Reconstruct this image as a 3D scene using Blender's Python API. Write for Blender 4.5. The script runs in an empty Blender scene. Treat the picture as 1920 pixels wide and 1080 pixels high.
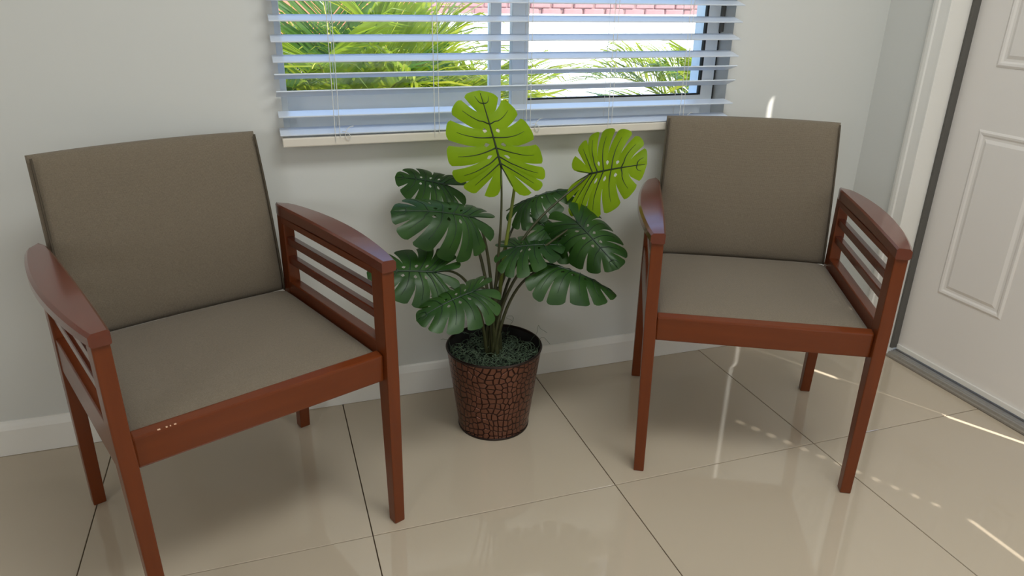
import bpy, bmesh, math, random
from mathutils import Vector, Matrix
random.seed(7)
SC = bpy.context.scene
COL = SC.collection

# ------------------------------------------------------------------ camera, sky, sun, light
cam_data = bpy.data.cameras.new('camera')
cam = bpy.data.objects.new('camera', cam_data); COL.objects.link(cam)
cam_data.sensor_fit = 'HORIZONTAL'; cam_data.sensor_width = 36.0
cam_data.lens = 1361.396 / 1920 * 36.0
cam_data.clip_start = 0.05; cam_data.clip_end = 300
RX = Vector((0.94725682, -0.32005164, 0.01647596))
UP = Vector((0.10773273, 0.36643284, 0.92418647))
FW = Vector((0.30182473, 0.87366694, -0.38158604))
m = Matrix(((RX.x, UP.x, -FW.x), (RX.y, UP.y, -FW.y), (RX.z, UP.z, -FW.z)))
cam.matrix_world = Matrix.Translation((0, -1.93894, 1.15635)) @ m.to_4x4()
SC.camera = cam

SUN_DIR = Vector((-0.47, 0.883, -1.18)).normalized()      # the way the sunlight travels
world = bpy.data.worlds.new('sky'); SC.world = world; world.use_nodes = True
wn = world.node_tree.nodes; wl = world.node_tree.links
bg = wn['Background']
sky = wn.new('ShaderNodeTexSky'); sky.sky_type = 'NISHITA'; sky.sun_disc = False
sky.sun_elevation = math.radians(50); sky.sun_rotation = math.radians(152); sky.ozone_density = 4.0; sky.dust_density = .3
wl.new(sky.outputs[0], bg.inputs[0]); bg.inputs[1].default_value = 0.7

sd = bpy.data.lights.new('sun', 'SUN'); sd.energy = 9.0; sd.angle = math.radians(0.53); sd.color = (1.0, .95, .86)
sun = bpy.data.objects.new('sun', sd); COL.objects.link(sun)
sun.rotation_euler = SUN_DIR.to_track_quat('-Z', 'Y').to_euler(); sun.location = (6, -8, 12)

def area(name, loc, target, sx, sy, energy, color):
    d = bpy.data.lights.new(name, 'AREA'); d.shape = 'RECTANGLE'; d.size = sx; d.size_y = sy
    d.energy = energy; d.color = color
    o = bpy.data.objects.new(name, d); COL.objects.link(o); o.location = loc
    o.rotation_euler = (Vector(target) - Vector(loc)).to_track_quat('-Z', 'Y').to_euler()
    return o
# daylight of the right wall's window; the rear and left lights are added fill
area('rear_fill_light', (0.8, -4.85, 1.55), (1.2, 0, 1.1), 2.2, 1.5, 7, (.91, .985, 1.03))  # added fill; the rear wall has no window
area('side_window_light', (1.85, -2.75, 1.75), (-1.0, -1.6, 0.9), 1.3, 1.1, 9, (.93, .98, .99))
area('ceiling_lamp_light', (.72, -1.55, 2.42), (.72, -1.55, 0), 1.2, .6, 29, (.95, .98, .96))
area('left_fill_light', (-2.55, -3.6, 1.5), (1.9, -.6, .9), 1.2, 1.1, 30, (.96, .985, 1.02))  # added fill to brighten the door; no window on that side

SC.view_settings.view_transform = 'Standard'
SC.view_settings.look = 'None'
SC.view_settings.gamma = 1.0
SC.view_settings.use_curve_mapping = False
SC.view_settings.exposure = -0.06
SC.cycles.max_bounces = 10
SC.cycles.diffuse_bounces = 6
SC.cycles.transparent_max_bounces = 16
SC.cycles.caustics_reflective = False
SC.cycles.sample_clamp_indirect = 6.0

# ------------------------------------------------------------------ materials
def srgb(r, g, b):
    f = lambda c: (c / 255 / 12.92) if c / 255 <= 0.04045 else ((c / 255 + 0.055) / 1.055) ** 2.4
    return (f(r), f(g), f(b), 1)

def mat(name, col, rough=.5, metal=0., spec=.5, coat=0., coat_rough=.1, noise=None, bump=None, sheen=0.):
    """noise = (scale, amount, detail, stretch) varies the colour, bump = (scale, strength, distance)"""
    M = bpy.data.materials.new(name); M.use_nodes = True
    N = M.node_tree.nodes; L = M.node_tree.links; p = N['Principled BSDF']
    p.inputs['Base Color'].default_value = col
    p.inputs['Roughness'].default_value = rough; p.inputs['Metallic'].default_value = metal
    p.inputs['Specular IOR Level'].default_value = spec
    p.inputs['Coat Weight'].default_value = coat; p.inputs['Coat Roughness'].default_value = coat_rough
    p.inputs['Sheen Weight'].default_value = sheen
    tc = N.new('ShaderNodeTexCoord')
    if noise:
        sc, amt, det, st = noise
        mp = N.new('ShaderNodeMapping'); mp.inputs['Scale'].default_value = st
        L.new(tc.outputs['Object'], mp.inputs[0])
        nz = N.new('ShaderNodeTexNoise'); nz.inputs['Scale'].default_value = sc; nz.inputs['Detail'].default_value = det
        L.new(mp.outputs[0], nz.inputs['Vector'])
        mx = N.new('ShaderNodeMix'); mx.data_type = 'RGBA'
        mx.inputs['A'].default_value = tuple(c * (1 - amt) for c in col[:3]) + (1,)
        mx.inputs['B'].default_value = tuple(min(1, c * (1 + amt)) for c in col[:3]) + (1,)
        L.new(nz.outputs['Fac'], mx.inputs['Factor']); L.new(mx.outputs['Result'], p.inputs['Base Color'])
    if bump:
        sc, st, ds = bump
        nb = N.new('ShaderNodeTexNoise'); nb.inputs['Scale'].default_value = sc; nb.inputs['Detail'].default_value = 3
        L.new(tc.outputs['Object'], nb.inputs['Vector'])
        bp = N.new('ShaderNodeBump'); bp.inputs['Strength'].default_value = st; bp.inputs['Distance'].default_value = ds
        L.new(nb.outputs['Fac'], bp.inputs['Height']); L.new(bp.outputs[0], p.inputs['Normal'])
    return M

M_WALL = mat('wall_paint', srgb(215, 216, 213), .45, spec=.3, bump=(35, .06, .004))
M_TRIM = mat('trim_paint', srgb(236, 234, 229), .35, spec=.4)
M_CEIL = mat('ceiling_paint', srgb(236, 234, 230), .8)
M_DOOR = mat('door_paint', srgb(238, 233, 228), .4, spec=.4, bump=(60, .04, .002))
M_TILE = mat('polished_tile', srgb(194, 180, 160), .04, spec=1.0, noise=(1.3, .05, 3, (1, 1, 1)))
M_GROUT = mat('grout', srgb(138, 120, 102), .9)
M_WOOD = mat('cherry_wood', srgb(106, 48, 16), .34, spec=.25, coat=.3, coat_rough=.16, noise=(9, .22, 5, (6, 6, .7)))
M_WOODX = mat('cherry_wood_rail', srgb(106, 48, 16), .34, spec=.25, coat=.3, coat_rough=.16, noise=(9, .2, 5, (.7, 6, 6)))
M_WOODY = mat('cherry_wood_side', srgb(104, 46, 16), .34, spec=.3, coat=.35, coat_rough=.16, noise=(9, .2, 5, (6, .7, 6)))
M_ARMW = mat('cherry_wood_arm', srgb(98, 41, 22), .26, spec=.4, coat=.6, coat_rough=.13, noise=(9, .2, 5, (6, .7, 6)))
M_BLIND = mat('blind_white', srgb(218, 227, 240), .3, spec=.5)
M_RAILM = mat('blind_rail_cream', srgb(226, 219, 207), .4)
M_VINYL = mat('window_vinyl', srgb(236, 243, 250), .35)
M_RUBBER = mat('black_gasket', srgb(28, 30, 33), .6)
M_CORD = mat('blind_cord', srgb(225, 225, 222), .8)
M_SEAL = mat('grey_weatherstrip', srgb(92, 90, 86), .7)
M_ALU = mat('threshold_metal', srgb(158, 151, 141), .5, metal=.2, noise=(40, .15, 3, (1, 6, 1)))
M_POTIN = mat('pot_inside', srgb(30, 27, 26), .5)
M_RIM = mat('pot_rim', srgb(48, 36, 32), .35, metal=.6)
M_SOIL = mat('dark_moss_bed', srgb(18, 22, 18), .95, bump=(90, .8, .01))
M_MOSS = mat('dried_moss', srgb(88, 106, 84), .8, noise=(30, .5, 2, (1, 1, 1)))
M_CHIP = mat('bare_wood_chip', srgb(228, 190, 160), .8)

def fabric(name):
    M = mat(name, srgb(120, 109, 94), .85, spec=.15, sheen=.15)
    N = M.node_tree.nodes; L = M.node_tree.links; p = N['Principled BSDF']
    tc = N.new('ShaderNodeTexCoord')
    w1 = N.new('ShaderNodeTexWave'); w1.bands_direction = 'X'; w1.inputs['Scale'].default_value = 160
    w2 = N.new('ShaderNodeTexWave'); w2.bands_direction = 'Y'; w2.inputs['Scale'].default_value = 160
    w3 = N.new('ShaderNodeTexWave'); w3.bands_direction = 'Z'; w3.inputs['Scale'].default_value = 160
    ad = N.new('ShaderNodeMath'); ad.operation = 'ADD'; ad2 = N.new('ShaderNodeMath'); ad2.operation = 'ADD'
    for w in (w1, w2, w3):
        w.inputs['Distortion'].default_value = 1.5
        L.new(tc.outputs['Object'], w.inputs['Vector'])
    L.new(w1.outputs['Fac'], ad.inputs[0]); L.new(w2.outputs['Fac'], ad.inputs[1])
    L.new(ad.outputs[0], ad2.inputs[0]); L.new(w3.outputs['Fac'], ad2.inputs[1])
    bp = N.new('ShaderNodeBump'); bp.inputs['Strength'].default_value = .35; bp.inputs['Distance'].default_value = .001
    L.new(ad2.outputs[0], bp.inputs['Height']); L.new(bp.outputs[0], p.inputs['Normal'])
    nz = N.new('ShaderNodeTexNoise'); nz.inputs['Scale'].default_value = 420; nz.inputs['Detail'].default_value = 2
    L.new(tc.outputs['Object'], nz.inputs['Vector'])
    mx = N.new('ShaderNodeMix'); mx.data_type = 'RGBA'
    mx.inputs['A'].default_value = srgb(104, 94, 80); mx.inputs['B'].default_value = srgb(136, 124, 107)
    L.new(nz.outputs['Fac'], mx.inputs['Factor']); L.new(mx.outputs['Result'], p.inputs['Base Color'])
    return M
M_FAB = fabric('taupe_weave')
M_PIPE = mat('taupe_piping', srgb(84, 76, 65), .85, spec=.1)

def glass_mat():
    M = bpy.data.materials.new('window_glass'); M.use_nodes = True
    N = M.node_tree.nodes; L = M.node_tree.links; N.clear()
    out = N.new('ShaderNodeOutputMaterial'); mx = N.new('ShaderNodeMixShader')
    tr = N.new('ShaderNodeBsdfTransparent'); tr.inputs[0].default_value = (.95, .97, .97, 1)
    gl = N.new('ShaderNodeBsdfGlossy'); gl.inputs['Roughness'].default_value = .02
    fr = N.new('ShaderNodeFresnel'); fr.inputs[0].default_value = 1.45
    L.new(fr.outputs[0], mx.inputs[0]); L.new(tr.outputs[0], mx.inputs[1]); L.new(gl.outputs[0], mx.inputs[2])
    L.new(mx.outputs[0], out.inputs[0]); return M
M_GLASS = glass_mat()

def leaf_mat(name, c1, c2, trans, rough, tcol=None, scale=14, coat=0., spec=.5):
    M = bpy.data.materials.new(name); M.use_nodes = True
    N = M.node_tree.nodes; L = M.node_tree.links; p = N['Principled BSDF']; out = N['Material Output']
    tc = N.new('ShaderNodeTexCoord'); nz = N.new('ShaderNodeTexNoise'); nz.inputs['Scale'].default_value = scale
    nz.inputs['Detail'].default_value = 4
    L.new(tc.outputs['Object'], nz.inputs['Vector'])
    mx = N.new('ShaderNodeMix'); mx.data_type = 'RGBA'; mx.inputs['A'].default_value = c1; mx.inputs['B'].default_value = c2
    cr = N.new('ShaderNodeMapRange'); cr.inputs['From Min'].default_value = .35; cr.inputs['From Max'].default_value = .65
    L.new(nz.outputs['Fac'], cr.inputs['Value'])
    L.new(cr.outputs[0], mx.inputs['Factor']); L.new(mx.outputs['Result'], p.inputs['Base Color'])
    p.inputs['Roughness'].default_value = rough; p.inputs['Coat Weight'].default_value = coat; p.inputs['Coat Roughness'].default_value = .25
    p.inputs['Specular IOR Level'].default_value = spec
    if trans:
        t = N.new('ShaderNodeBsdfTranslucent'); ms = N.new('ShaderNodeMixShader'); ms.inputs[0].default_value = trans
        if tcol: t.inputs[0].default_value = tcol
        else: L.new(mx.outputs['Result'], t.inputs[0])
        L.new(p.outputs[0], ms.inputs[1]); L.new(t.outputs[0], ms.inputs[2]); L.new(ms.outputs[0], out.inputs[0])
    return M
M_LIME = leaf_mat('lime_leaf', (.2, .33, .006, 1), (.27, .42, .01, 1), .4, .45, (.34, .52, .01, 1), spec=.15)
M_LIMEV = mat('lime_leaf_vein', srgb(22, 38, 8), .5)
M_DARK = leaf_mat('dark_leaf', (.012, .044, .008, 1), (.028, .082, .012, 1), .14, .42, (.1, .3, .02, 1), coat=.08, spec=.3)
M_DARKV = mat('dark_leaf_vein', srgb(22, 48, 24), .4)
M_STEM = mat('olive_stem', srgb(58, 60, 34), .45, noise=(18, .4, 3, (1, 1, .4)))
M_SHOOT = mat('green_shoot', srgb(110, 122, 40), .45)
M_PALM = leaf_mat('palm_leaflet', (.24, .28, .012, 1), (.48, .45, .04, 1), .5, .25, (.36, .46, .03, 1), scale=3, spec=.3)
M_PALMD = leaf_mat('palm_leaflet_deep', (.03, .09, .015, 1), (.09, .17, .02, 1), .45, .25, (.13, .26, .03, 1), scale=3, spec=.3)
M_PALMR = mat('palm_rachis', srgb(190, 180, 70), .5)
M_TRUNK = mat('palm_stem', srgb(150, 140, 80), .6)

def pot_mat():
    M = bpy.data.materials.new('embossed_copper'); M.use_nodes = True
    N = M.node_tree.nodes; L = M.node_tree.links; p = N['Principled BSDF']
    p.inputs['Metallic'].default_value = .85; p.inputs['Roughness'].default_value = .3
    uv = N.new('ShaderNodeUVMap'); uv.uv_map = 'UVMap'
    nz = N.new('ShaderNodeTexNoise'); nz.inputs['Scale'].default_value = 9; nz.inputs['Detail'].default_value = 1
    L.new(uv.outputs[0], nz.inputs['Vector'])
    sub = N.new('ShaderNodeVectorMath'); sub.operation = 'MULTIPLY_ADD'
    sub.inputs[1].default_value = (.05, .05, 0); L.new(nz.outputs['Color'], sub.inputs[0]); L.new(uv.outputs[0], sub.inputs[2])
    mp = N.new('ShaderNodeMapping'); mp.inputs['Scale'].default_value = (62, 52, 1); L.new(sub.outputs[0], mp.inputs[0])
    vo = N.new('ShaderNodeTexVoronoi'); vo.feature = 'DISTANCE_TO_EDGE'; vo.voronoi_dimensions = '2D'
    vo.inputs['Scale'].default_value = 1; vo.inputs['Randomness'].default_value = .5
    L.new(mp.outputs[0], vo.inputs['Vector'])
    vc = N.new('ShaderNodeTexVoronoi'); vc.voronoi_dimensions = '2D'; vc.inputs['Scale'].default_value = 1; vc.inputs['Randomness'].default_value = .5
    L.new(mp.outputs[0], vc.inputs['Vector'])
    mr = N.new('ShaderNodeMapRange'); mr.inputs['From Min'].default_value = .03; mr.inputs['From Max'].default_value = .14
    L.new(vo.outputs['Distance'], mr.inputs['Value'])
    mx = N.new('ShaderNodeMix'); mx.data_type = 'RGBA'
    mx.inputs['A'].default_value = srgb(40, 19, 14); mx.inputs['B'].default_value = srgb(126, 86, 71)
    L.new(mr.outputs[0], mx.inputs['Factor']); L.new(mx.outputs['Result'], p.inputs['Base Color'])
    ht = N.new('ShaderNodeMath'); ht.operation = 'MULTIPLY_ADD'; ht.inputs[1].default_value = .35
    L.new(vc.outputs['Color'], ht.inputs[0]); L.new(mr.outputs[0], ht.inputs[2])
    bp = N.new('ShaderNodeBump'); bp.inputs['Strength'].default_value = .8; bp.inputs['Distance'].default_value = .002
    L.new(ht.outputs[0], bp.inputs['Height']); L.new(bp.outputs[0], p.inputs['Normal'])
    return M
M_POT = pot_mat()

# ------------------------------------------------------------------ mesh helpers
def link(name, me, material, parent=None, smooth=False, loc=None):
    o = bpy.data.objects.new(name, me); COL.objects.link(o)
    if material is not None and len(me.materials) == 0: me.materials.append(material)
    if parent is not None: o.parent = parent
    if loc is not None: o.location = loc
    if smooth:
        for f in me.polygons: f.use_smooth = True
    return o

def finish(name, bm, material, parent=None, smooth=False, loc=None, sharp=None):
    bmesh.ops.recalc_face_normals(bm, faces=bm.faces)
    me = bpy.data.meshes.new(name); bm.to_mesh(me); bm.free()
    o = link(name, me, material, parent, smooth, loc)
    if sharp:
        me.set_sharp_from_angle(angle=math.radians(sharp))
    return o

def add_hexa(bm, c, bevel=0., seg=2):
    """c: bottom four corners then top four corners, both counter clockwise"""
    vs = [bm.verts.new(p) for p in c]
    fs = [(3, 2, 1, 0), (4, 5, 6, 7), (0, 1, 5, 4), (1, 2, 6, 5), (2, 3, 7, 6), (3, 0, 4, 7)]
    faces = [bm.faces.new([vs[i] for i in f]) for f in fs]
    if bevel:
        es = list({e for f in faces for e in f.edges})
        bmesh.ops.bevel(bm, geom=es, offset=bevel, segments=seg, profile=.6, affect='EDGES', clamp_overlap=True)

def add_box(bm, x0, x1, y0, y1, z0, z1, bevel=0., seg=2):
    add_hexa(bm, [(x0, y0, z0), (x1, y0, z0), (x1, y1, z0), (x0, y1, z0),
                  (x0, y0, z1), (x1, y0, z1), (x1, y1, z1), (x0, y1, z1)], bevel, seg)

def box(name, x0, x1, y0, y1, z0, z1, material, parent=None, bevel=0., seg=2):
    bm = bmesh.new(); add_box(bm, x0, x1, y0, y1, z0, z1, bevel, seg)
    return finish(name, bm, material, parent)

def add_tube(bm, pts, radii, n=8, cap=True):
    pts = [Vector(p) for p in pts]
    if not hasattr(radii, '__len__'): radii = [radii] * len(pts)
    rings = []; ref = None
    for i, p in enumerate(pts):
        t = (pts[min(i + 1, len(pts) - 1)] - pts[max(i - 1, 0)]).normalized()
        if ref is None:
            ref = t.orthogonal().normalized()
        ref = (ref - t * ref.dot(t)).normalized(); b = t.cross(ref)
        rings.append([bm.verts.new(p + radii[i] * (math.cos(2 * math.pi * k / n) * ref + math.sin(2 * math.pi * k / n) * b)) for k in range(n)])
    for i in range(len(rings) - 1):
        for k in range(n):
            bm.faces.new((rings[i][k], rings[i][(k + 1) % n], rings[i + 1][(k + 1) % n], rings[i + 1][k]))
    if cap and n > 2:
        bm.faces.new(rings[0][::-1]); bm.faces.new(rings[-1])

def bez(p0, p1, p2, p3, n):
    out = []
    for i in range(n + 1):
        t = i / n; s = 1 - t
        out.append(Vector(p0) * s ** 3 + Vector(p1) * 3 * s * s * t + Vector(p2) * 3 * s * t * t + Vector(p3) * t ** 3)
    return out

def empty(name, loc, label=None, cat=None, group=None, kind=None, rz=0.):
    o = bpy.data.objects.new(name, None); COL.objects.link(o); o.location = loc; o.rotation_euler = (0, 0, rz)
    o.empty_display_size = .1
    return tag(o, label, cat, group, kind)

def tag(o, label=None, cat=None, group=None, kind=None):
    if label: o['label'] = label
    if cat: o['category'] = cat
    if group: o['group'] = group
    if kind: o['kind'] = kind
    return o

# ------------------------------------------------------------------ room shell
WX = 1.91                      # inner face of the right wall
CEIL = 2.45
XL, YR = -2.6, -5.0            # left and rear walls
T = .16
WX0, WX1, WZ0, WZ1 = .052, 1.346, .788, 2.02      # window opening in the back wall
DY0, DY1, DZ1 = -.235, -.905, 2.06                # door opening in the right wall (hinge side, latch side, head)

floor = box('floor', XL - T, 2.2, YR - T, T, -.1, -.012, M_GROUT)
tag(floor, kind='structure')
# tiles: laid on a .61 m grid, cut at the walls
TS, JT = .61, .0012
tx0, ty0 = .7485, -.6006
tile_cache = {}
xs = [tx0 + TS * k for k in range(-7, 4)]
ys = [ty0 + TS * k for k in range(-9, 2)]
for i in range(len(xs) - 1):
    for j in range(len(ys) - 1):
        x0, x1 = xs[i], xs[i + 1]; y0, y1 = ys[j], ys[j + 1]
        right_limit = WX if not (y1 > DY1 and y0 < DY0) else 1.966
        x0, x1 = max(x0, XL), min(x1, right_limit); y0, y1 = max(y0, YR), min(y1, 0.)
        if x1 - x0 < .01 or y1 - y0 < .01: continue
        key = (round(x1 - x0, 4), round(y1 - y0, 4))
        if key not in tile_cache:
            bm = bmesh.new(); w, h = key
            add_box(bm, -w / 2 + JT, w / 2 - JT, -h / 2 + JT, h / 2 - JT, -.012, 0, .0008, 1)
            bmesh.ops.recalc_face_normals(bm, faces=bm.faces)
            me = bpy.data.meshes.new('tile'); bm.to_mesh(me); bm.free(); me.materials.append(M_TILE)
            tile_cache[key] = me
        link('tile', tile_cache[key], M_TILE, floor, loc=((x0 + x1) / 2, (y0 + y1) / 2, random.uniform(-.0003, 0)))

def wall(name, boxes, material=M_WALL):
    bm = bmesh.new()
    for b in boxes: add_box(bm, *b)
    return tag(finish(name, bm, material), kind='structure')
wall('wall_back', [(XL - T, WX0, 0, T, -.1, CEIL), (WX1, WX + .2, 0, T, -.1, CEIL),
                   (WX0, WX1, 0, T, -.1, WZ0), (WX0, WX1, 0, T, WZ1, CEIL)])
SY0, SY1, SZ0, SZ1 = -1.69, -3.0, .96, 2.43      # window in the right wall, out of the frame
wall('wall_right', [(WX, WX + T, DY0 + .018, 0, -.1, CEIL), (WX, WX + T, -1.35, -.905, 2.33, CEIL), (WX, WX + T, -.905, DY0, 2.0805, CEIL),
                    (WX, WX + T, SY0, -1.35, -.1, CEIL), (WX, WX + T, SY1, SY0, -.1, SZ0),
                    (WX, WX + T, SY1, SY0, SZ1, CEIL), (WX, WX + T, YR, SY1, -.1, CEIL)])
wall('wall_left', [(XL - T, XL, YR, 0, -.1, CEIL)])
wall('wall_rear', [(XL - T, WX + T, YR - T, YR, -.1, CEIL)])
tag(box('ceiling', XL - T, WX + T, YR - T, T, CEIL, CEIL + .12, M_CEIL), kind='structure')

def baseboard(name, p0, p1, nrm, h=.096, d=.013):
    """p0->p1 along the wall foot, nrm points into the room"""
    bm = bmesh.new(); p0, p1, n = Vector(p0), Vector(p1), Vector(nrm)
    prof = [(0, 0), (d, 0), (d, h - .022), (d * .75, h - .012), (d * .5, h - .004), (d * .25, h), (0, h)]
    a = [bm.verts.new(p0 + n * q + Vector((0, 0, z))) for q, z in prof]
    b = [bm.verts.new(p1 + n * q + Vector((0, 0, z))) for q, z in prof]
    for k in range(len(prof)):
        k2 = (k + 1) % len(prof); bm.faces.new((a[k], a[k2], b[k2], b[k]))
    bm.faces.new(a); bm.faces.new(b[::-1])
    return tag(finish(name, bm, M_TRIM), kind='structure')
baseboard('baseboard_back', (XL, 0, 0.001), (WX, 0, 0.001), (0, -1, 0))
baseboard('baseboard_right', (WX, -.013, 0.001), (WX, -.182, 0.001), (-1, 0, 0))
baseboard('baseboard_left', (XL, YR, 0.001), (XL, -.013, 0.001), (1, 0, 0))

# ------------------------------------------------------------------ window_1
win = empty('window_1', ((WX0 + WX1) / 2, .08, WZ0), kind='structure')
def wbox(name, x0, x1, y0, y1, z0, z1, material, parent=win, bevel=.002):
    ox, oy, oz = (WX0 + WX1) / 2, .08, WZ0
    return box(name, x0 - ox, x1 - ox, y0 - oy, y1 - oy, z0 - oz, z1 - oz, material, parent, bevel)
fr = wbox('window_frame', WX0, WX0 + .017, .05, .13, WZ0, WZ1, M_VINYL)
wbox('window_frame', WX1 - .05, WX1, .07, .13, WZ0, WZ1, M_VINYL)
wbox('window_frame', WX0 + .017, WX1 - .05, .055, .13, WZ0, .845, M_VINYL)
wbox('window_frame', WX0 + .017, WX1 - .05, .055, .13, WZ1 - .045, WZ1, M_VINYL)
# fixed left light
wbox('sash_stile', .625, .656, .088, .12, .845, WZ1 - .045, M_VINYL)
wbox('sash_rail', WX0 + .017, .625, .088, .12, .845, .888, M_VINYL)
wbox('sash_rail', WX0 + .017, .625, .088, .12, WZ1 - .09, WZ1 - .045, M_VINYL)
wbox('glass_pane', WX0 + .017, .69, .102, .106, .86, WZ1 - .06, M_GLASS, bevel=0)
# sliding right light
wbox('sash_stile', .678, .727, .058, .084, .845, WZ1 - .045, M_VINYL)
wbox('sash_stile', 1.293, 1.336, .058, .084, .845, WZ1 - .045, M_VINYL)
wbox('sash_rail', .727, 1.293, .058, .084, .845, .862, M_VINYL)
wbox('sash_rail', .727, 1.293, .058, .084, WZ1 - .09, WZ1 - .045, M_VINYL)
wbox('glass_pane', .72, 1.296, .069, .073, .855, WZ1 - .06, M_GLASS, bevel=0)
wbox('gasket', 1.287, 1.2935, .0575, .068, .862, WZ1 - .09, M_RUBBER, bevel=0)
wbox('gasket', .727, 1.287, .0575, .068, .8615, .866, M_RUBBER, bevel=0)
wbox('gasket', 1.336, 1.3405, .06, .07, .845, WZ1 - .045, M_RUBBER, bevel=0)
wbox('sash_latch', 1.334, 1.345, .048, .06, 1.045, 1.12, M_SEAL)

# ------------------------------------------------------------------ blind
bl = empty('window_blind', (.69, -.03, .78),
           'white horizontal slat blind with pull cords hanging over the window behind the plant', 'blind')
BX0, BX1 = .040, 1.338
def bbox(name, x0, x1, y0, y1, z0, z1, material, bevel=.001):
    return box(name, x0 - .69, x1 - .69, y0 + .03, y1 + .03, z0 - .78, z1 - .78, material, bl, bevel)
bm = bmesh.new()
add_box(bm, -.649, .649, -.025, .025, -.0018, .0018, .0014, 2)
bmesh.ops.recalc_face_normals(bm, faces=bm.faces)
slat_me = bpy.data.meshes.new('slat'); bm.to_mesh(slat_me); bm.free(); slat_me.materials.append(M_BLIND)
slats = [(.8125, 12, -.004), (.8555, 7, -.004), (.908, -21, .001), (.9495, -17, .001), (.990, 14, 0.), (1.0365, 14.5, 0.), (1.083, 14, 0.), (1.128, 13, 0.)]
z = 1.174
while z < 1.98: slats.append((z, 13, 0.)); z += .046
for z, tilt, roll in slats:
    o = link('slat', slat_me, M_BLIND, bl, loc=(-.001, 0, z - .78))
    o.rotation_euler = (math.radians(tilt), -roll, 0)
bbox('bottom_rail', BX0 + .004, BX1 - .012, -.056, -.004, .781, .803, M_RAILM, .003)
bbox('head_rail', BX0, BX1, -.062, -.002, 2.0, 2.055, M_BLIND, .004)
for cx in (.184, .44, .694, .94, 1.17):
    for cy in (-.0575, -.0025):
        bm = bmesh.new(); add_tube(bm, [(cx - .69, cy + .03, .02), (cx - .69, cy + .03, .6), (cx - .69, cy + .03, 1.22)], .0008, 5)
        finish('ladder_cord', bm, M_CORD, bl)
    bm = bmesh.new(); add_tube(bm, [(cx - .702, -.0285, .012), (cx - .702, -.0285, 1.22)], .0009, 5)
    finish('lift_cord', bm, M_CORD, bl)
for cx in (.19, .7, 1.17):       # the cord loops knotted at the bottom rail
    bm = bmesh.new()
    pts = [(cx - .69 + .012 * math.sin(a) + .004 * a, -.031 + .0015 * math.cos(a * 2), .022 + .014 * math.cos(a) + .002 * a) for a in [k * .5 for k in range(14)]]
    add_tube(bm, pts, .0009, 5); finish('cord_loop', bm, M_CORD, bl, True)

# ------------------------------------------------------------------ door in the right wall
door = empty('door_1', (2.0, DY0, 0), kind='structure')
def dbox(name, x0, x1, y0, y1, z0, z1, material, parent=door, bevel=.002):
    return box(name, x0 - 2.0, x1 - 2.0, min(y0, y1) - DY0, max(y0, y1) - DY0, z0, z1, material, parent, bevel)
def door_leaf(parent):
    """slab with moulded panels: a grid of the face with the panel rectangles sunk and raised again"""
    y0, y1, z0, z1 = DY0 - .006, DY1 + .006, .035, 2.04
    dbox('door_leaf', 2.0, 2.045, y0, y1, z0, z1, M_DOOR, parent, .002)
    cols = [(-.342, -.564), (-.672, -.79)]
    rows = [(.276, .795), (.972, 1.55), (1.66, 1.93)]
    for ya, yb in cols:
        for za, zb in rows:
            bm = bmesh.new()
            def ring(ins, x):
                return [bm.verts.new((x - 2.0, y - DY0, zz)) for y, zz in ((ya - ins, za + ins), (yb + ins, za + ins), (yb + ins, zb - ins), (ya - ins, zb - ins))]
            rs = [ring(0, 2.001), ring(0, 1.9985), ring(.006, 1.9955), ring(.012, 1.9965), ring(.017, 1.9997), ring(.024, 1.9999), ring(.034, 1.9955)]
            for a, b in zip(rs[:-1], rs[1:]):
                for k in range(4): bm.faces.new((a[k], a[(k + 1) % 4], b[(k + 1) % 4], b[k]))
            bm.faces.new(rs[-1]); bm.faces.new(rs[0][::-1])
            finish('panel', bm, M_DOOR, parent)
door_leaf(door)
dbox('door_sweep', 1.993, 1.9995, DY0 - .012, DY1 + .01, .0285, .045, M_TRIM, bevel=.001)
# jambs, stop and weatherstrip
dbox('door_jamb', WX - .012, 2.06, DY0, DY0 + .018, 0, DZ1, M_TRIM)
dbox('door_jamb', 2.03, 2.06, DY1 - .018, DY1, 0, DZ1, M_TRIM)
dbox('door_jamb', WX - .012, 2.06, DY1, DY0, DZ1, DZ1 + .02, M_TRIM)
dbox('weatherstrip', 1.974, 1.999, DY0 - .010, DY0 - .0005, .03, DZ1, M_SEAL)
bm = bmesh.new()
prof = [(1.966, 0), (1.966, .006), (1.974, .007)]
x = 1.974
for k in range(6):
    prof += [(x + .002, .014 + k * .0012), (x + .008, .014 + k * .0012), (x + .009, .0115 + k * .0012)]; x += .010
prof += [(2.036, .027), (2.06, .027), (2.09, .012), (2.09, 0)]
va = [bm.verts.new((px - 2.0, -.0005, pz)) for px, pz in prof]; vb = [bm.verts.new((px - 2.0, DY1 - DY0 + .0005, pz)) for px, pz in prof]
for k in range(len(prof) - 1): bm.faces.new((va[k], va[k + 1], vb[k + 1], vb[k]))
bm.faces.new((va[-1], va[0], vb[0], vb[-1])); bm.faces.new(va); bm.faces.new(vb[::-1])
finish('threshold', bm, M_ALU, door)
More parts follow.
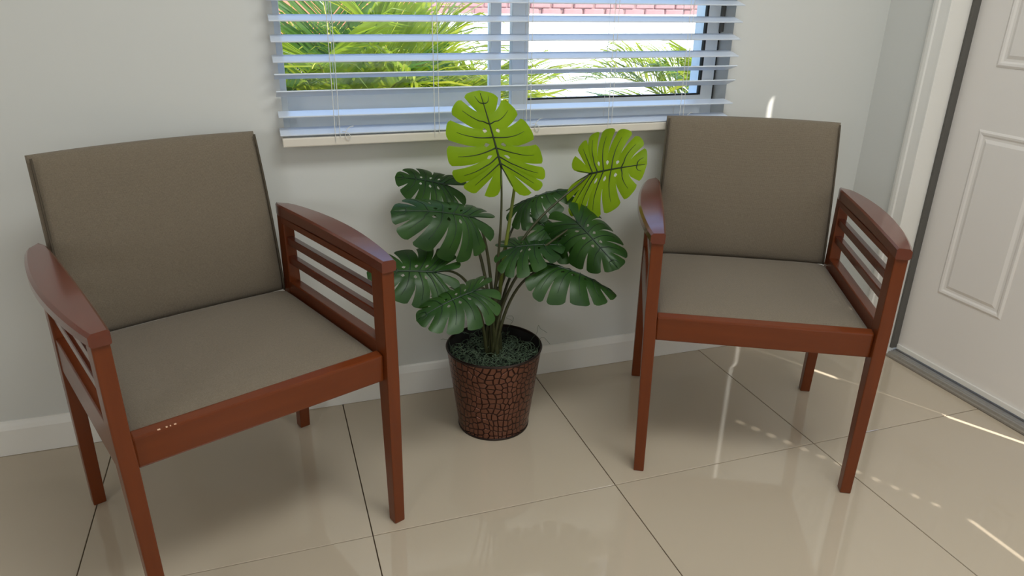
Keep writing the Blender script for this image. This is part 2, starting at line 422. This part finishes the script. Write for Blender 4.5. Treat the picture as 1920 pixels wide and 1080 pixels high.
# casing around the opening
def casing(name, y0, y1, z0, z1, vertical=True, sgn=1):
    bm = bmesh.new()
    prof = [(0, .002), (0, .010), (.006, .012), (.03, .014), (.034, .018), (.045, .0185), (.055, .015), (.055, .002)]
    if vertical:
        a = [bm.verts.new((WX - d - .0, y0 + sgn * q, z0)) for q, d in prof]; b = [bm.verts.new((WX - d, y0 + sgn * q, z1)) for q, d in prof]
    else:
        a = [bm.verts.new((WX - d, y0, z0 + q)) for q, d in prof]; b = [bm.verts.new((WX - d, y1, z0 + q)) for q, d in prof]
    for k in range(len(prof)):
        k2 = (k + 1) % len(prof); bm.faces.new((a[k], a[k2], b[k2], b[k]))
    bm.faces.new(a); bm.faces.new(b[::-1])
    return tag(finish(name, bm, M_TRIM), kind='structure')
casing('trim_1', DY0 + .004, None, .001, DZ1 + .02, True, 1)
casing('trim_2', DY0 + .06, -.9, DZ1 + .021, None, False)

# made-up sidelight beside the door, unseen, added to pass a crack of sun
side = empty('added_sidelight', (2.02, -1.12, 0), kind='structure')
sx, sy = 2.02, -1.12
M_SHADE = leaf_mat('roller_shade', srgb(226, 220, 208), srgb(232, 226, 214), .25, .8, srgb(230, 215, 190))
def sbox(name, x0, x1, y0, y1, z0, z1, material, bevel=0.):
    return box(name, x0 - sx, x1 - sx, min(y0, y1) - sy, max(y0, y1) - sy, z0, z1, material, side, bevel)
sbox('window_frame', 1.99, 2.06, -1.35, -.93, -.01, .05, M_TRIM)
sbox('window_frame', 1.99, 2.06, -1.35, -.906, 2.29, 2.33, M_TRIM)
sbox('slit_screen', 2.019, 2.021, -1.31, -.93, 2.12, 2.29, M_SHADE)  # added blocker above the sun slit
sbox('window_frame', 1.99, 2.06, -1.349, -1.31, .05, 2.12, M_TRIM)
sbox('slit_screen', 2.019, 2.021, -1.31, -.9625, .05, 2.12, M_SHADE)  # added screen whose edge forms the sun slit
for za, zb in ((.05, .166), (.467, .84), (.957, 1.25)):
    sbox('slit_blocker', 2.019, 2.021, -.9625, -.9385, za, zb, M_SHADE)  # added blockers that break the sun crack into separate streaks
# the room's other window, out of the frame: a closed blind with a row of cord holes and a gap at its foot
w3 = empty('window_3', (2.02, -2.43, SZ0), kind='structure')
def s3(name, x0, x1, y0, y1, z0, z1, material):
    return box(name, x0 - 2.02, x1 - 2.02, min(y0, y1) + 2.43, max(y0, y1) + 2.43, z0 - SZ0, z1 - SZ0, material, w3)
HY = -1.718; hole = .0065; BX = 1.9
s3('window_frame', 2.03, 2.06, SY0, SY0 - .03, SZ0, SZ1, M_VINYL)
zs = [1.082 + .0557 * k for k in range(17)]
edges = [.9] + [v for zc in zs for v in (zc - hole, zc + hole)] + [SZ1]
s3('blind_sheet', BX - .0005, BX + .0005, HY - hole, SY1 - .02, 1.008, SZ1, M_SHADE)
s3('blind_sheet', BX - .0005, BX + .0005, SY0 + .02, HY + hole, .9, SZ1, M_SHADE)
for k in range(0, len(edges), 2):
    s3('blind_sheet', BX - .0005, BX + .0005, HY + hole, HY - hole, edges[k], edges[k + 1], M_SHADE)
s3('bottom_bar', BX - .003, BX + .003, HY - .0, SY1 - .02, .9, .987, M_SHADE)

# ------------------------------------------------------------------ armchairs
def pad(name, material, parent, fn, n=18, p=9):
    """closed cushion: fn(u, v, w) -> point, u and v across, w = -1..1 through the thickness"""
    bm = bmesh.new()
    def g(t):
        s = -1 + 2 * t; return math.copysign(1 - (1 - abs(s)) ** 2.2, s)
    us = [g(i / n) for i in range(n + 1)]
    top = {}; bot = {}
    for i, u in enumerate(us):
        for j, v in enumerate(us):
            h = max(0, (1 - abs(u) ** p)) ** (1 / 2.6) * max(0, (1 - abs(v) ** p)) ** (1 / 2.6)
            top[i, j] = bm.verts.new(fn(u, v, h))
            bot[i, j] = top[i, j] if (i in (0, n) or j in (0, n)) else bm.verts.new(fn(u, v, -h))
    for i in range(n):
        for j in range(n):
            bm.faces.new((top[i, j], top[i + 1, j], top[i + 1, j + 1], top[i, j + 1]))
            q = [bot[i, j], bot[i, j + 1], bot[i + 1, j + 1], bot[i + 1, j]]
            if len({top[i, j], top[i + 1, j], top[i + 1, j + 1], top[i, j + 1]} & set(q)) < 4: bm.faces.new(q)
    return finish(name, bm, material, parent, True)

def seat_fn(u, v, w):
    x = .2455 * u; y = -.002 + .237 * v
    zc = .421; t = .019 + (.012 * (1 - u * u) * (1 - v * v) if w > 0 else 0)
    return (x, y, zc + t * w)
def back_curve(z):
    t = (z - .439) / .381
    return .226 + .024 * t + .036 * t * t
def back_fn(u, v, w):
    z = .623 + .200 * v
    half = .2482 - .0085 * (v + 1) / 2
    x = half * u
    y = back_curve(z) + .010 * (1 - u * u) + .024
    if v > 0: z += .004 * (1 - u * u) * v
    return (x, y - .024 * w - (.006 * (1 - u * u) * (1 - v * v) if w > 0 else 0), z)

def make_chair():
    root = empty('armchair', (0, 0, 0))
    for s in (-1, 1):
        # front leg: straight outer face, tapered below the rail
        bm = bmesh.new()
        def sec(xi, xo, y0, y1, z): return [(s * xi, y0, z), (s * xo, y0, z), (s * xo, y1, z), (s * xi, y1, z)]
        def prism(bm, secs, bev):
            rings = [[bm.verts.new(p) for p in c] for c in secs]
            for a, b in zip(rings[:-1], rings[1:]):
                for k in range(4): bm.faces.new((a[k], a[(k + 1) % 4], b[(k + 1) % 4], b[k]))
            bm.faces.new(rings[0][::-1]); bm.faces.new(rings[-1])
            bmesh.ops.recalc_face_normals(bm, faces=bm.faces)
            es = [e for e in bm.edges if len(e.link_faces) == 2 and e.calc_face_angle(0) > .6]
            bmesh.ops.bevel(bm, geom=es, offset=bev, segments=2, profile=.6, affect='EDGES', clamp_overlap=True)
        prism(bm, [sec(.243, .269, -.267, -.240, 0), sec(.2465, .276, -.262, -.222, .37), sec(.2485, .2775, -.259, -.214, .45), sec(.2495, .278, -.257, -.212, .626)], .003)
        finish('front_leg', bm, M_WOOD, root)
        bm = bmesh.new()
        prism(bm, [sec(.249, .277, .240, .268, 0), sec(.2475, .278, .212, .252, .37), sec(.2485, .278, .206, .246, .45), sec(.2505, .2775, .216, .250, .628)], .003)
        finish('rear_leg', bm, M_WOOD, root)
        # arm: straight inside edge, bowed outside edge, softly crowned top
        bm = bmesh.new(); n = 22; secs = []
        for k in range(n + 1):
            t = k / n; y = -.262 + .522 * t
            bow = math.sin(math.pi * min(1, max(0, t * .98 + .01))) ** .8
            xi = .2475 - .001 * bow; xo = .2785 + .031 * bow
            e = 1.0
            if t > .93: q = (t - .93) / .07; xo -= .014 * q * q; xi += .007 * q * q
            zt = .6475 + .006 * bow + .004 * t; zb = zt - .026 - .004 * t
            r = .004
            secs.append([(xi, zb + .002), (xi, zt - r), (xi + r, zt), (xo - r - .002, zt - .0015), (xo, zt - r - .003), (xo, zb + .004), (xo - .004, zb), (xi + .002, zb)])
            secs[-1] = [(s * x, y, z) for x, z in secs[-1]]
        rings = [[bm.verts.new(p) for p in c] for c in secs]
        for a, b in zip(rings[:-1], rings[1:]):
            for k in range(8): bm.faces.new((a[k], a[(k + 1) % 8], b[(k + 1) % 8], b[k]))
        bm.faces.new(rings[0][::-1]); bm.faces.new(rings[-1])
        finish('armrest', bm, M_ARMW, root, True, sharp=35)
        # fillet strip below the arm, two slats, side rail
        bm = bmesh.new(); add_box(bm, s * .257 - .008, s * .257 + .008, -.216, .22, .608, .624, .002); finish('arm_rail', bm, M_WOODY, root)
        for za, zb in ((.5535, .5735), (.5035, .5235)):
            bm = bmesh.new(); add_box(bm, s * .263 - .0085, s * .263 + .0085, -.216, .218, za, zb, .0025); finish('side_slat', bm, M_ARMW, root)
        bm = bmesh.new(); add_box(bm, s * .262 - .0135, s * .262 + .0135, -.218, .212, .375, .456, .003); finish('side_rail', bm, M_WOODY, root)
        # cords sewn along the edges of the back
        bm = bmesh.new(); pts = []
        for k in range(15):
            v = -.97 + 1.95 * k / 14; x, y, z = back_fn(.972, v, .87); pts.append((s * x, y, z))
        add_tube(bm, pts, .0026, 6); finish('piping', bm, M_PIPE, root, True)
    bm = bmesh.new(); add_hexa(bm, [(-.247, -.247, .371), (.247, -.247, .371), (.247, -.224, .371), (-.247, -.224, .371),
                                    (-.247, -.247, .432), (.247, -.247, .432), (.247, -.224, .437), (-.247, -.224, .437)], .004, 2)
    finish('front_rail', bm, M_WOODX, root)
    bm = bmesh.new(); add_box(bm, -.25, .25, .218, .240, .36, .405, .003); finish('rear_rail', bm, M_WOODX, root)
    pad('seat', M_FAB, root, seat_fn)
    pad('backrest', M_FAB, root, back_fn)
    return root

def dup(root, loc, rz):
    r = root.copy(); COL.objects.link(r); r.location = loc; r.rotation_euler = (0, 0, rz)
    for ch in list(root.children):
        c = ch.copy(); COL.objects.link(c); c.parent = r
    return r
chair_a = make_chair()
chair_b = dup(chair_a, (1.18183, -.4496, 0), -.48185)
chair_a.location = (-.13053, -.42064, 0); chair_a.rotation_euler = (0, 0, .37839)
tag(chair_a, 'taupe upholstered armchair with cherry wood frame left of the potted plant, its rail chipped', 'chair', 'armchairs along the window wall')
tag(chair_b, 'taupe upholstered armchair with cherry wood frame between the potted plant and the door', 'chair', 'armchairs along the window wall')
for cx, w in ((-.205, .005), (-.191, .003), (-.184, .002), (-.177, .004)):
    bm = bmesh.new(); add_box(bm, cx, cx + w, -.2455, -.2425, .4318, .4336, .0004, 1); finish('worn_chip', bm, M_CHIP, chair_a)

# ------------------------------------------------------------------ potted monstera
PX, PY, PH = .541, -.230, .248
plant = empty('potted_monstera', (PX, PY, 0),
              'split leaf plant with two lime leaves in an embossed copper pot between the armchairs', 'plant')
def lathe(name, prof, material, n=64, uvs=False, parent=plant):
    bm = bmesh.new(); uvl = bm.loops.layers.uv.new('UVMap') if uvs else None
    rings = [[bm.verts.new((r * math.cos(2 * math.pi * k / n), r * math.sin(2 * math.pi * k / n), z)) for k in range(n)] for r, z in prof]
    for i in range(len(prof) - 1):
        for k in range(n):
            f = bm.faces.new((rings[i][k], rings[i][(k + 1) % n], rings[i + 1][(k + 1) % n], rings[i + 1][k]))
            if uvs:
                for lp, (a, b) in zip(f.loops, ((k, i), (k + 1, i), (k + 1, i + 1), (k, i + 1))):
                    lp[uvl].uv = (a / n * .72, prof[b][1])
    me = bpy.data.meshes.new(name); bm.normal_update(); bm.to_mesh(me); bm.free()
    o = link(name, me, material, parent, True); me.set_sharp_from_angle(angle=math.radians(40)); return o
r_at = lambda z: .0985 + (.1315 - .0985) * z / PH
lathe('pot', [(0.0, .004), (.09, .0035), (r_at(.004), .004)] + [(r_at(z), z) for z in [.004 + (PH - .008) * k / 12 for k in range(1, 13)]], M_POT, uvs=True)
lathe('pot_inside', [(r_at(PH) - .003, PH - .003), (r_at(.2) - .004, .2), (r_at(.15) - .004, .15), (0.001, .15)], M_POTIN)
lathe('pot_rim', [(r_at(PH - .005) + .0012, PH - .006), (r_at(PH) + .0018, PH - .002), (r_at(PH), PH + .001), (r_at(PH) - .003, PH), (r_at(PH) - .0035, PH - .006)], M_RIM)
lathe('pot_foot', [(.0965, .0), (.1005, .0005), (.101, .005), (.0985, .0065)], M_RIM)
bm = bmesh.new()
bmesh.ops.create_circle(bm, cap_ends=True, segments=40, radius=r_at(.215) - .0045, matrix=Matrix.Translation((0, 0, .206)))
finish('moss_bed', bm, M_SOIL, plant)
bm = bmesh.new(); rs = random.Random(3)
for k in range(620):
    a = rs.uniform(0, 2 * math.pi); r = .118 * math.sqrt(rs.random()); c = Vector((r * math.cos(a), r * math.sin(a), (.207 + rs.random() * .022)))
    if rs.random() < .03: c.z += .015
    R = rs.uniform(.005, .02); ph = rs.uniform(0, 6.28); ax = Vector((rs.gauss(0, .7), rs.gauss(0, .7), 1)).normalized()
    u = ax.orthogonal().normalized(); w = ax.cross(u); sweep = rs.uniform(1.5, 5)
    pts = []
    for i in range(8):
        th = ph + sweep * i / 7; p = c + R * (math.cos(th) * u + math.sin(th) * w) + ax * .004 * i / 7
        q = math.hypot(p.x, p.y)
        if q > .121: p.x *= .121 / q; p.y *= .121 / q
        pts.append(p)
    add_tube(bm, pts, .0007, 3, False)
for a0, L0 in ((.15, .05), (.9, .045), (2.9, .03), (5.9, .035)):
    pts = [(.112 * math.cos(a0) + L0 * i / 9 * math.cos(a0 + .6 * math.sin(i)), .112 * math.sin(a0) + L0 * i / 9 * math.sin(a0 + .5 * math.cos(i)), .22 + .05 * math.sin(i / 9 * 2.2)) for i in range(10)]
    add_tube(bm, pts, .0005, 3, False)
tag(finish('moss', bm, M_MOSS, plant), 'curly dried moss strands around the stems', kind='stuff')

OUT = [(0, 1.0), (.29, .95), (.58, .81), (.82, .56), (.97, .25), (1.0, -.02), (.90, -.21), (.68, -.34), (.42, -.40), (.2, -.36), (.08, -.2), (.012, -.02)]
def out_at(s):
    n = len(OUT) - 1; x = min(max(s, 0), .9999) * n; i = int(x); t = x - i
    P = [Vector(OUT[min(max(i + k, 0), n)]) for k in (-1, 0, 1, 2)]
    return .5 * ((2 * P[1]) + (P[2] - P[0]) * t + (2 * P[0] - 5 * P[1] + 4 * P[2] - P[3]) * t * t + (3 * P[1] - P[0] - 3 * P[2] + P[3]) * t ** 3)
S_B = [0, .125, .235, .34, .445, .55, .66, 1.0]
V_B = [1.0, .66, .46, .31, .19, .09, .015, 0.0]
NA, NB = 8, 24
def make_leaf(J, Tp, S, leaf_m, vein_m, fold, curl, cup, seed, gap=.095, wave=.02):
    rd = random.Random(seed)
    J, Tp, S = Vector(J), Vector(Tp), Vector(S)
    V = Tp - J; U = S - J - .15 * V; nrm = U.cross(V).normalized()
    if nrm.dot(Vector((0, -.6, .8))) < 0: nrm = -nrm
    size = V.length
    ph = rd.uniform(0, 6)
    def surf(u, v, extra=0.):
        z = -fold * u * u - fold * .15 * abs(u) - curl * max(0, v - .1) ** 2 - curl * .5 * max(0, -v) ** 1.5 + cup * abs(u)
        z += wave * math.sin(7 * v + ph + 2.2 * u) * abs(u) + extra
        # a folded surface keeps its length: draw the flanks in a little
        k = 1 - .22 * min(1.2, abs(fold)) * u * u
        return J + U * (u * k) + V * (v - .25 * max(0, curl) * max(0, v - .1) ** 2 * .6) + nrm * (z * size)
    bm = bmesh.new(); vb = bmesh.new()
    for side in (1, -1):
        for k in range(7):
            b0l, b0r = rd.uniform(.38, .6), rd.uniform(.38, .6)
            gl = 0 if k == 0 else gap * rd.uniform(.7, 1.3)
            gr = 0 if k == 6 else gap * rd.uniform(.7, 1.3)
            def pt(a, b):
                def gg(b0, g, holes):
                    r = g * max(0, (b - b0) / (1 - b0)) ** .7 if b > b0 else 0
                    if holes and .15 < b < .25: r = max(r, .15 * math.sin(math.pi * (b - .15) / .10) ** .5)
                    return r
                l = gg(b0l, gl, 2 <= k <= 4); r = gg(b0r, gr, 1 <= k <= 3)
                a2 = a + l * (1 - a) - r * a
                o = out_at(S_B[k] + (S_B[k + 1] - S_B[k]) * a2)
                i = Vector((0, V_B[k] + (V_B[k + 1] - V_B[k]) * a2))
                e = abs(2 * a - 1) if not ((k == 0 and a < .5) or (k == 6 and a > .5)) else 0
                bb = b * (1 - .055 * e ** 4)
                q = i.lerp(o, bb)
                q.y -= .05 * math.sin(math.pi * bb) * (1 if k < 5 else 0)
                lob = .016 * (1 - (2 * a - 1) ** 2) * math.sin(math.pi * min(1, bb * 1.0) * .8)
                return surf(side * q.x, q.y, lob)
            grid = [[bm.verts.new(pt(a / NA, b / NB)) for b in range(NB + 1)] for a in range(NA + 1)]
            for a in range(NA):
                for b in range(NB):
                    bm.faces.new((grid[a][b], grid[a + 1][b], grid[a + 1][b + 1], grid[a][b + 1]))
            line = [pt(.5, b / 10 * .8) + nrm * .0004 for b in range(0, 11)]
            add_tube(vb, line, [.0017 * (1 - .75 * i / 10) for i in range(11)], 5)
    bmesh.ops.remove_doubles(bm, verts=bm.verts, dist=.00012)
    mid = [surf(0, -.02 + .98 * i / 14, 0) + nrm * .0003 for i in range(15)]
    add_tube(vb, mid, [.003 * (1 - .7 * i / 14) for i in range(15)], 6)
    off = Vector((PX, PY, 0))
    for b_ in (bm, vb):
        for v in b_.verts: v.co -= off
    lf = finish('leaf', bm, leaf_m, plant, True)
    finish('leaf_veins', vb, vein_m, lf, True)
    return lf, J, V, nrm

LEAVES = [  # junction, tip, side point, bright?, fold, curl, cup
    ((0.543, -0.27, 0.752), (0.503, -0.23, 0.934), (0.664, -0.26, 0.775), 1, 0.10, 0.10, 0.),
    ((0.815, -0.2, 0.702), (0.931, -0.29, 0.748), (0.869, -0.17, 0.826), 1, 0.14, 0.18, 0.),
    ((0.424, -0.18, 0.693), (0.307, -0.1, 0.712), (0.43, -0.09, 0.737), 0, 0.25, 0.12, 0.),
    ((0.457, -0.3, 0.64), (0.267, -0.35, 0.706), (0.459, -0.22, 0.698), 0, 0.28, 0.22, 0.),
    ((0.352, -0.36, 0.53), (0.192, -0.36, 0.557), (0.351, -0.29, 0.585), 0, 0.14, 0.15, 0.),
    ((0.432, -0.42, 0.496), (0.279, -0.47, 0.482), (0.404, -0.34, 0.519), 0, 0.22, 0.20, 0.),
    ((0.663, -0.12, 0.616), (0.814, -0.13, 0.675), (0.707, -0.05, 0.633), 0, 0.30, 0.30, 0.),
    ((0.749, -0.28, 0.597), (0.814, -0.41, 0.513), (0.841, -0.3, 0.622), 0, 0.38, 0.15, 0.),
    ((0.689, -0.2, 0.567), (0.798, -0.26, 0.513), (0.73, -0.13, 0.594), 0, 0.25, 0.15, 0.),
    ((0.592, -0.24, 0.529), (0.721, -0.28, 0.55), (0.646, -0.15, 0.555), 0, 0.20, 0.15, 0.),
    ((0.683, -0.3, 0.489), (0.849, -0.37, 0.446), (0.749, -0.23, 0.48), 0, 0.35, 0.25, 0.),
]
for i, (J, Tp, S, bright, fold, curl, cup) in enumerate(LEAVES):
    lf, J, V, nrm = make_leaf(J, Tp, S, M_LIME if bright else M_DARK, M_LIMEV if bright else M_DARKV, fold, curl, cup, i + 11)
    lf['label'] = ['bright lime green split leaf', 'dark green split leaf'][0 if bright else 1]
    a = i * 2.4; r = .006 + .016 * ((i * 7) % 11) / 11
    p0 = Vector((PX + r * math.cos(a) - .006, PY + r * math.sin(a), .2))
    d = J - p0; hd = Vector((d.x, d.y, 0))
    if i == 0: p1, p2 = p0 + Vector((-.01, 0, .25)), J + Vector((.012, .0, -.2))
    else: p1, p2 = p0 + Vector((hd.x * .12, hd.y * .12, d.z * .75)), J - hd * .42 - Vector((0, 0, d.z * .02 if i in (3, 4, 5, 10) else d.z * .2))
    pts = [p - Vector((PX, PY, 0)) for p in bez(p0, p1, p2, J - nrm * .002, 16)]
    bm = bmesh.new(); add_tube(bm, pts, [.0052 - .0028 * t / 16 for t in range(17)], 8)
    finish('petiole', bm, M_STEM, plant, True)
bm = bmesh.new()
pts = [p - Vector((PX, PY, 0)) for p in bez((.552, -.222, .2), (.548, -.22, .42), (.585, -.21, .55), (.604, -.2, .69), 14)]
add_tube(bm, pts, [.007 - .003 * t / 14 for t in range(15)], 8); finish('stem_shoot', bm, M_SHOOT, plant, True)
for q, (ax, ay) in enumerate(((.528, -.225), (.545, -.243), (.56, -.226), (.536, -.212))):
    bm = bmesh.new(); top = (.549 + .006 * q, -.236 + .006 * q, .42 - .02 * q)
    pts = [p - Vector((PX, PY, 0)) for p in bez((ax, ay, .2), (ax, ay, .28), (top[0] - .01, top[1], top[2] - .08), top, 8)]
    add_tube(bm, pts, [.0078 - .0042 * t / 8 for t in range(9)], 8); finish('stem_sheath', bm, M_STEM, plant, True)

# ------------------------------------------------------------------ outdoors
M_DRIVE = mat('pale_concrete', srgb(225, 220, 212), .85, noise=(.8, .06, 4, (1, 1, 1)))
M_SOILO = mat('garden_soil', srgb(96, 92, 58), .95, noise=(4, .4, 4, (1, 1, 1)))
M_WHITEW = mat('white_garden_wall', srgb(240, 238, 234), .8)
M_PINK = mat('pink_stone', srgb(160, 118, 112), .85, noise=(6, .25, 4, (1, 1, 1)))
M_ORANGE = mat('terracotta_stucco', srgb(205, 112, 82), .85, noise=(3, .12, 3, (1, 1, 1)))
tag(box('ground', -14, 40, .3, 60, -.5, -.12, M_DRIVE), kind='structure')
tag(box('planting_bed', -4, 6, .4, 4.6, -.12, -.08, M_SOILO, bevel=.01), kind='structure')
gw = box('garden_wall', 2.6, 14, 9, 9.2, -.12, .80, M_WHITEW, bevel=.01)
tag(gw, 'bright white low garden wall outside the right window pane', 'wall')
sw = empty('stone_wall', (6, 14, -.12), 'pinkish low stone wall far behind the white garden wall', 'wall')
me_cache = []
for k in range(5):
    bm = bmesh.new(); rs = random.Random(k); hw, hh = .22 + .04 * rs.random(), .085
    add_hexa(bm, [(-hw, -.12, -hh), (hw, -.14, -hh), (hw, .1, -hh), (-hw, .1, -hh), (-hw + .02, -.13, hh), (hw - .01, -.12, hh), (hw, .1, hh), (-hw, .1, hh)], .02, 1)
    bmesh.ops.recalc_face_normals(bm, faces=bm.faces); me = bpy.data.meshes.new('stone'); bm.to_mesh(me); bm.free(); me.materials.append(M_PINK); me_cache.append(me)
box('mortar_core', -3, 5.5, -.09, .09, 0, 1.06, mat('pale_mortar', srgb(146, 112, 104), .9), sw)
for r in range(6):
    for c in range(17):
        link('stone', me_cache[(r * 3 + c * 2 + c // 3) % 5], M_PINK, sw, loc=(-2.8 + c * .51 + (.25 if r % 2 else 0), random.uniform(-.02, .02), .085 + r * .178))
ow = box('stucco_house_wall', -1.5, 2.6, 11, 11.3, -.12, 3.0, M_ORANGE, bevel=.01)
tag(ow, 'terracotta stucco wall behind the palms seen through the left pane', 'wall')

def make_palm(name, x, y, seed, fronds, label, m_main):
    rd = random.Random(seed)
    root = empty(name, (x, y, -.08), label, 'palm', 'palms outside the window')
    for k in range(4):
        a = k * 1.6; bm = bmesh.new()
        add_tube(bm, [(.05 * math.cos(a), .05 * math.sin(a), -.03), (.06 * math.cos(a), .06 * math.sin(a), .15), (.09 * math.cos(a), .09 * math.sin(a), .35)], [.03, .026, .02], 8)
        finish('palm_stem', bm, M_TRUNK, root, True)
    for (az, el, L, droop) in fronds:
        d = Vector((math.cos(az), math.sin(az), 0)); p0 = Vector((0, 0, .15)) + d * .05
        p1 = p0 + (d * math.cos(el) + Vector((0, 0, math.sin(el)))) * L * .45
        p2 = p0 + (d * math.cos(el) * .85 + Vector((0, 0, math.sin(el) * .95 - droop * .3))) * L * .85
        p3 = p0 + d * L * (math.cos(el) + .25 * droop) + Vector((0, 0, L * (math.sin(el) * .9 - droop * .75)))
        pts = bez(p0, p1, p2, p3, 24)
        bm = bmesh.new(); add_tube(bm, pts, [.011 * (1 - .85 * i / 24) for i in range(25)], 5)
        fr_ = finish('frond', bm, M_PALMR, root, True)
        lb = bmesh.new()
        nl = 46
        for q in range(nl):
            t = .16 + .82 * q / nl; i = int(t * 24); p = pts[i].lerp(pts[min(i + 1, 24)], t * 24 - i)
            tan = (pts[min(i + 1, 24)] - pts[max(i - 1, 0)]).normalized()
            sidev = tan.cross(Vector((0, 0, 1))).normalized(); upv = sidev.cross(tan)
            ll = L * .46 * math.sin(math.pi * (.12 + .8 * (t - .1))) ** .7 * rd.uniform(.85, 1.1)
            for sg in (1, -1):
                dirv = (tan * .75 + sidev * sg * .75 + upv * (.28 + rd.uniform(-.12, .12))).normalized()
                w = .0112 * rd.uniform(.8, 1.2)
                wv = dirv.cross(upv).normalized() * .8 + upv * .45 * rd.uniform(-1, 1)
                a0 = p; a1 = p + dirv * ll * .5; a2 = p + dirv * ll * .82 - Vector((0, 0, ll * .07)); a3 = p + dirv * ll - Vector((0, 0, ll * .2))
                vs = [lb.verts.new(v) for v in (a0 - wv * w * .4, a0 + wv * w * .4, a1 + wv * w, a1 - wv * w, a2 + wv * w * .6, a2 - wv * w * .6, a3)]
                lb.faces.new((vs[0], vs[1], vs[2], vs[3])); lb.faces.new((vs[3], vs[2], vs[4], vs[5])); lb.faces.new((vs[5], vs[4], vs[6]))
        me = bpy.data.meshes.new('leaflets'); lb.to_mesh(me); lb.free()
        tag(link('leaflets', me, m_main if rd.random() < .62 else M_PALMD, fr_), kind='stuff')
    return root
def crown(n, seed, a0=0., a1=6.283, L=1.2):
    rd = random.Random(seed)
    return [(a0 + (a1 - a0) * (k + .5 * rd.random()) / n, rd.uniform(.45, 1.25), L * rd.uniform(.75, 1.15), rd.uniform(.1, .55)) for k in range(n)]
make_palm('areca_palm', .45, 2.35, 1, crown(16, 1), 'yellow green feathery palm outside the left part of the left window pane', M_PALM)
make_palm('areca_palm', 1.0, 2.7, 2, crown(14, 2, 1.2, 5.6, L=1.2), 'yellow green feathery palm outside beside the middle window post', M_PALM)
make_palm('areca_palm', .7, 3.5, 5, crown(16, 5, L=1.3), 'tall feathery palm standing behind the two nearer palms', M_PALM)
make_palm('areca_palm', 3.45, 3.1, 3, crown(11, 3, 1.6, 5.0, L=1.05), 'sparse feathery palm outside the right edge of the right window pane', M_PALM)
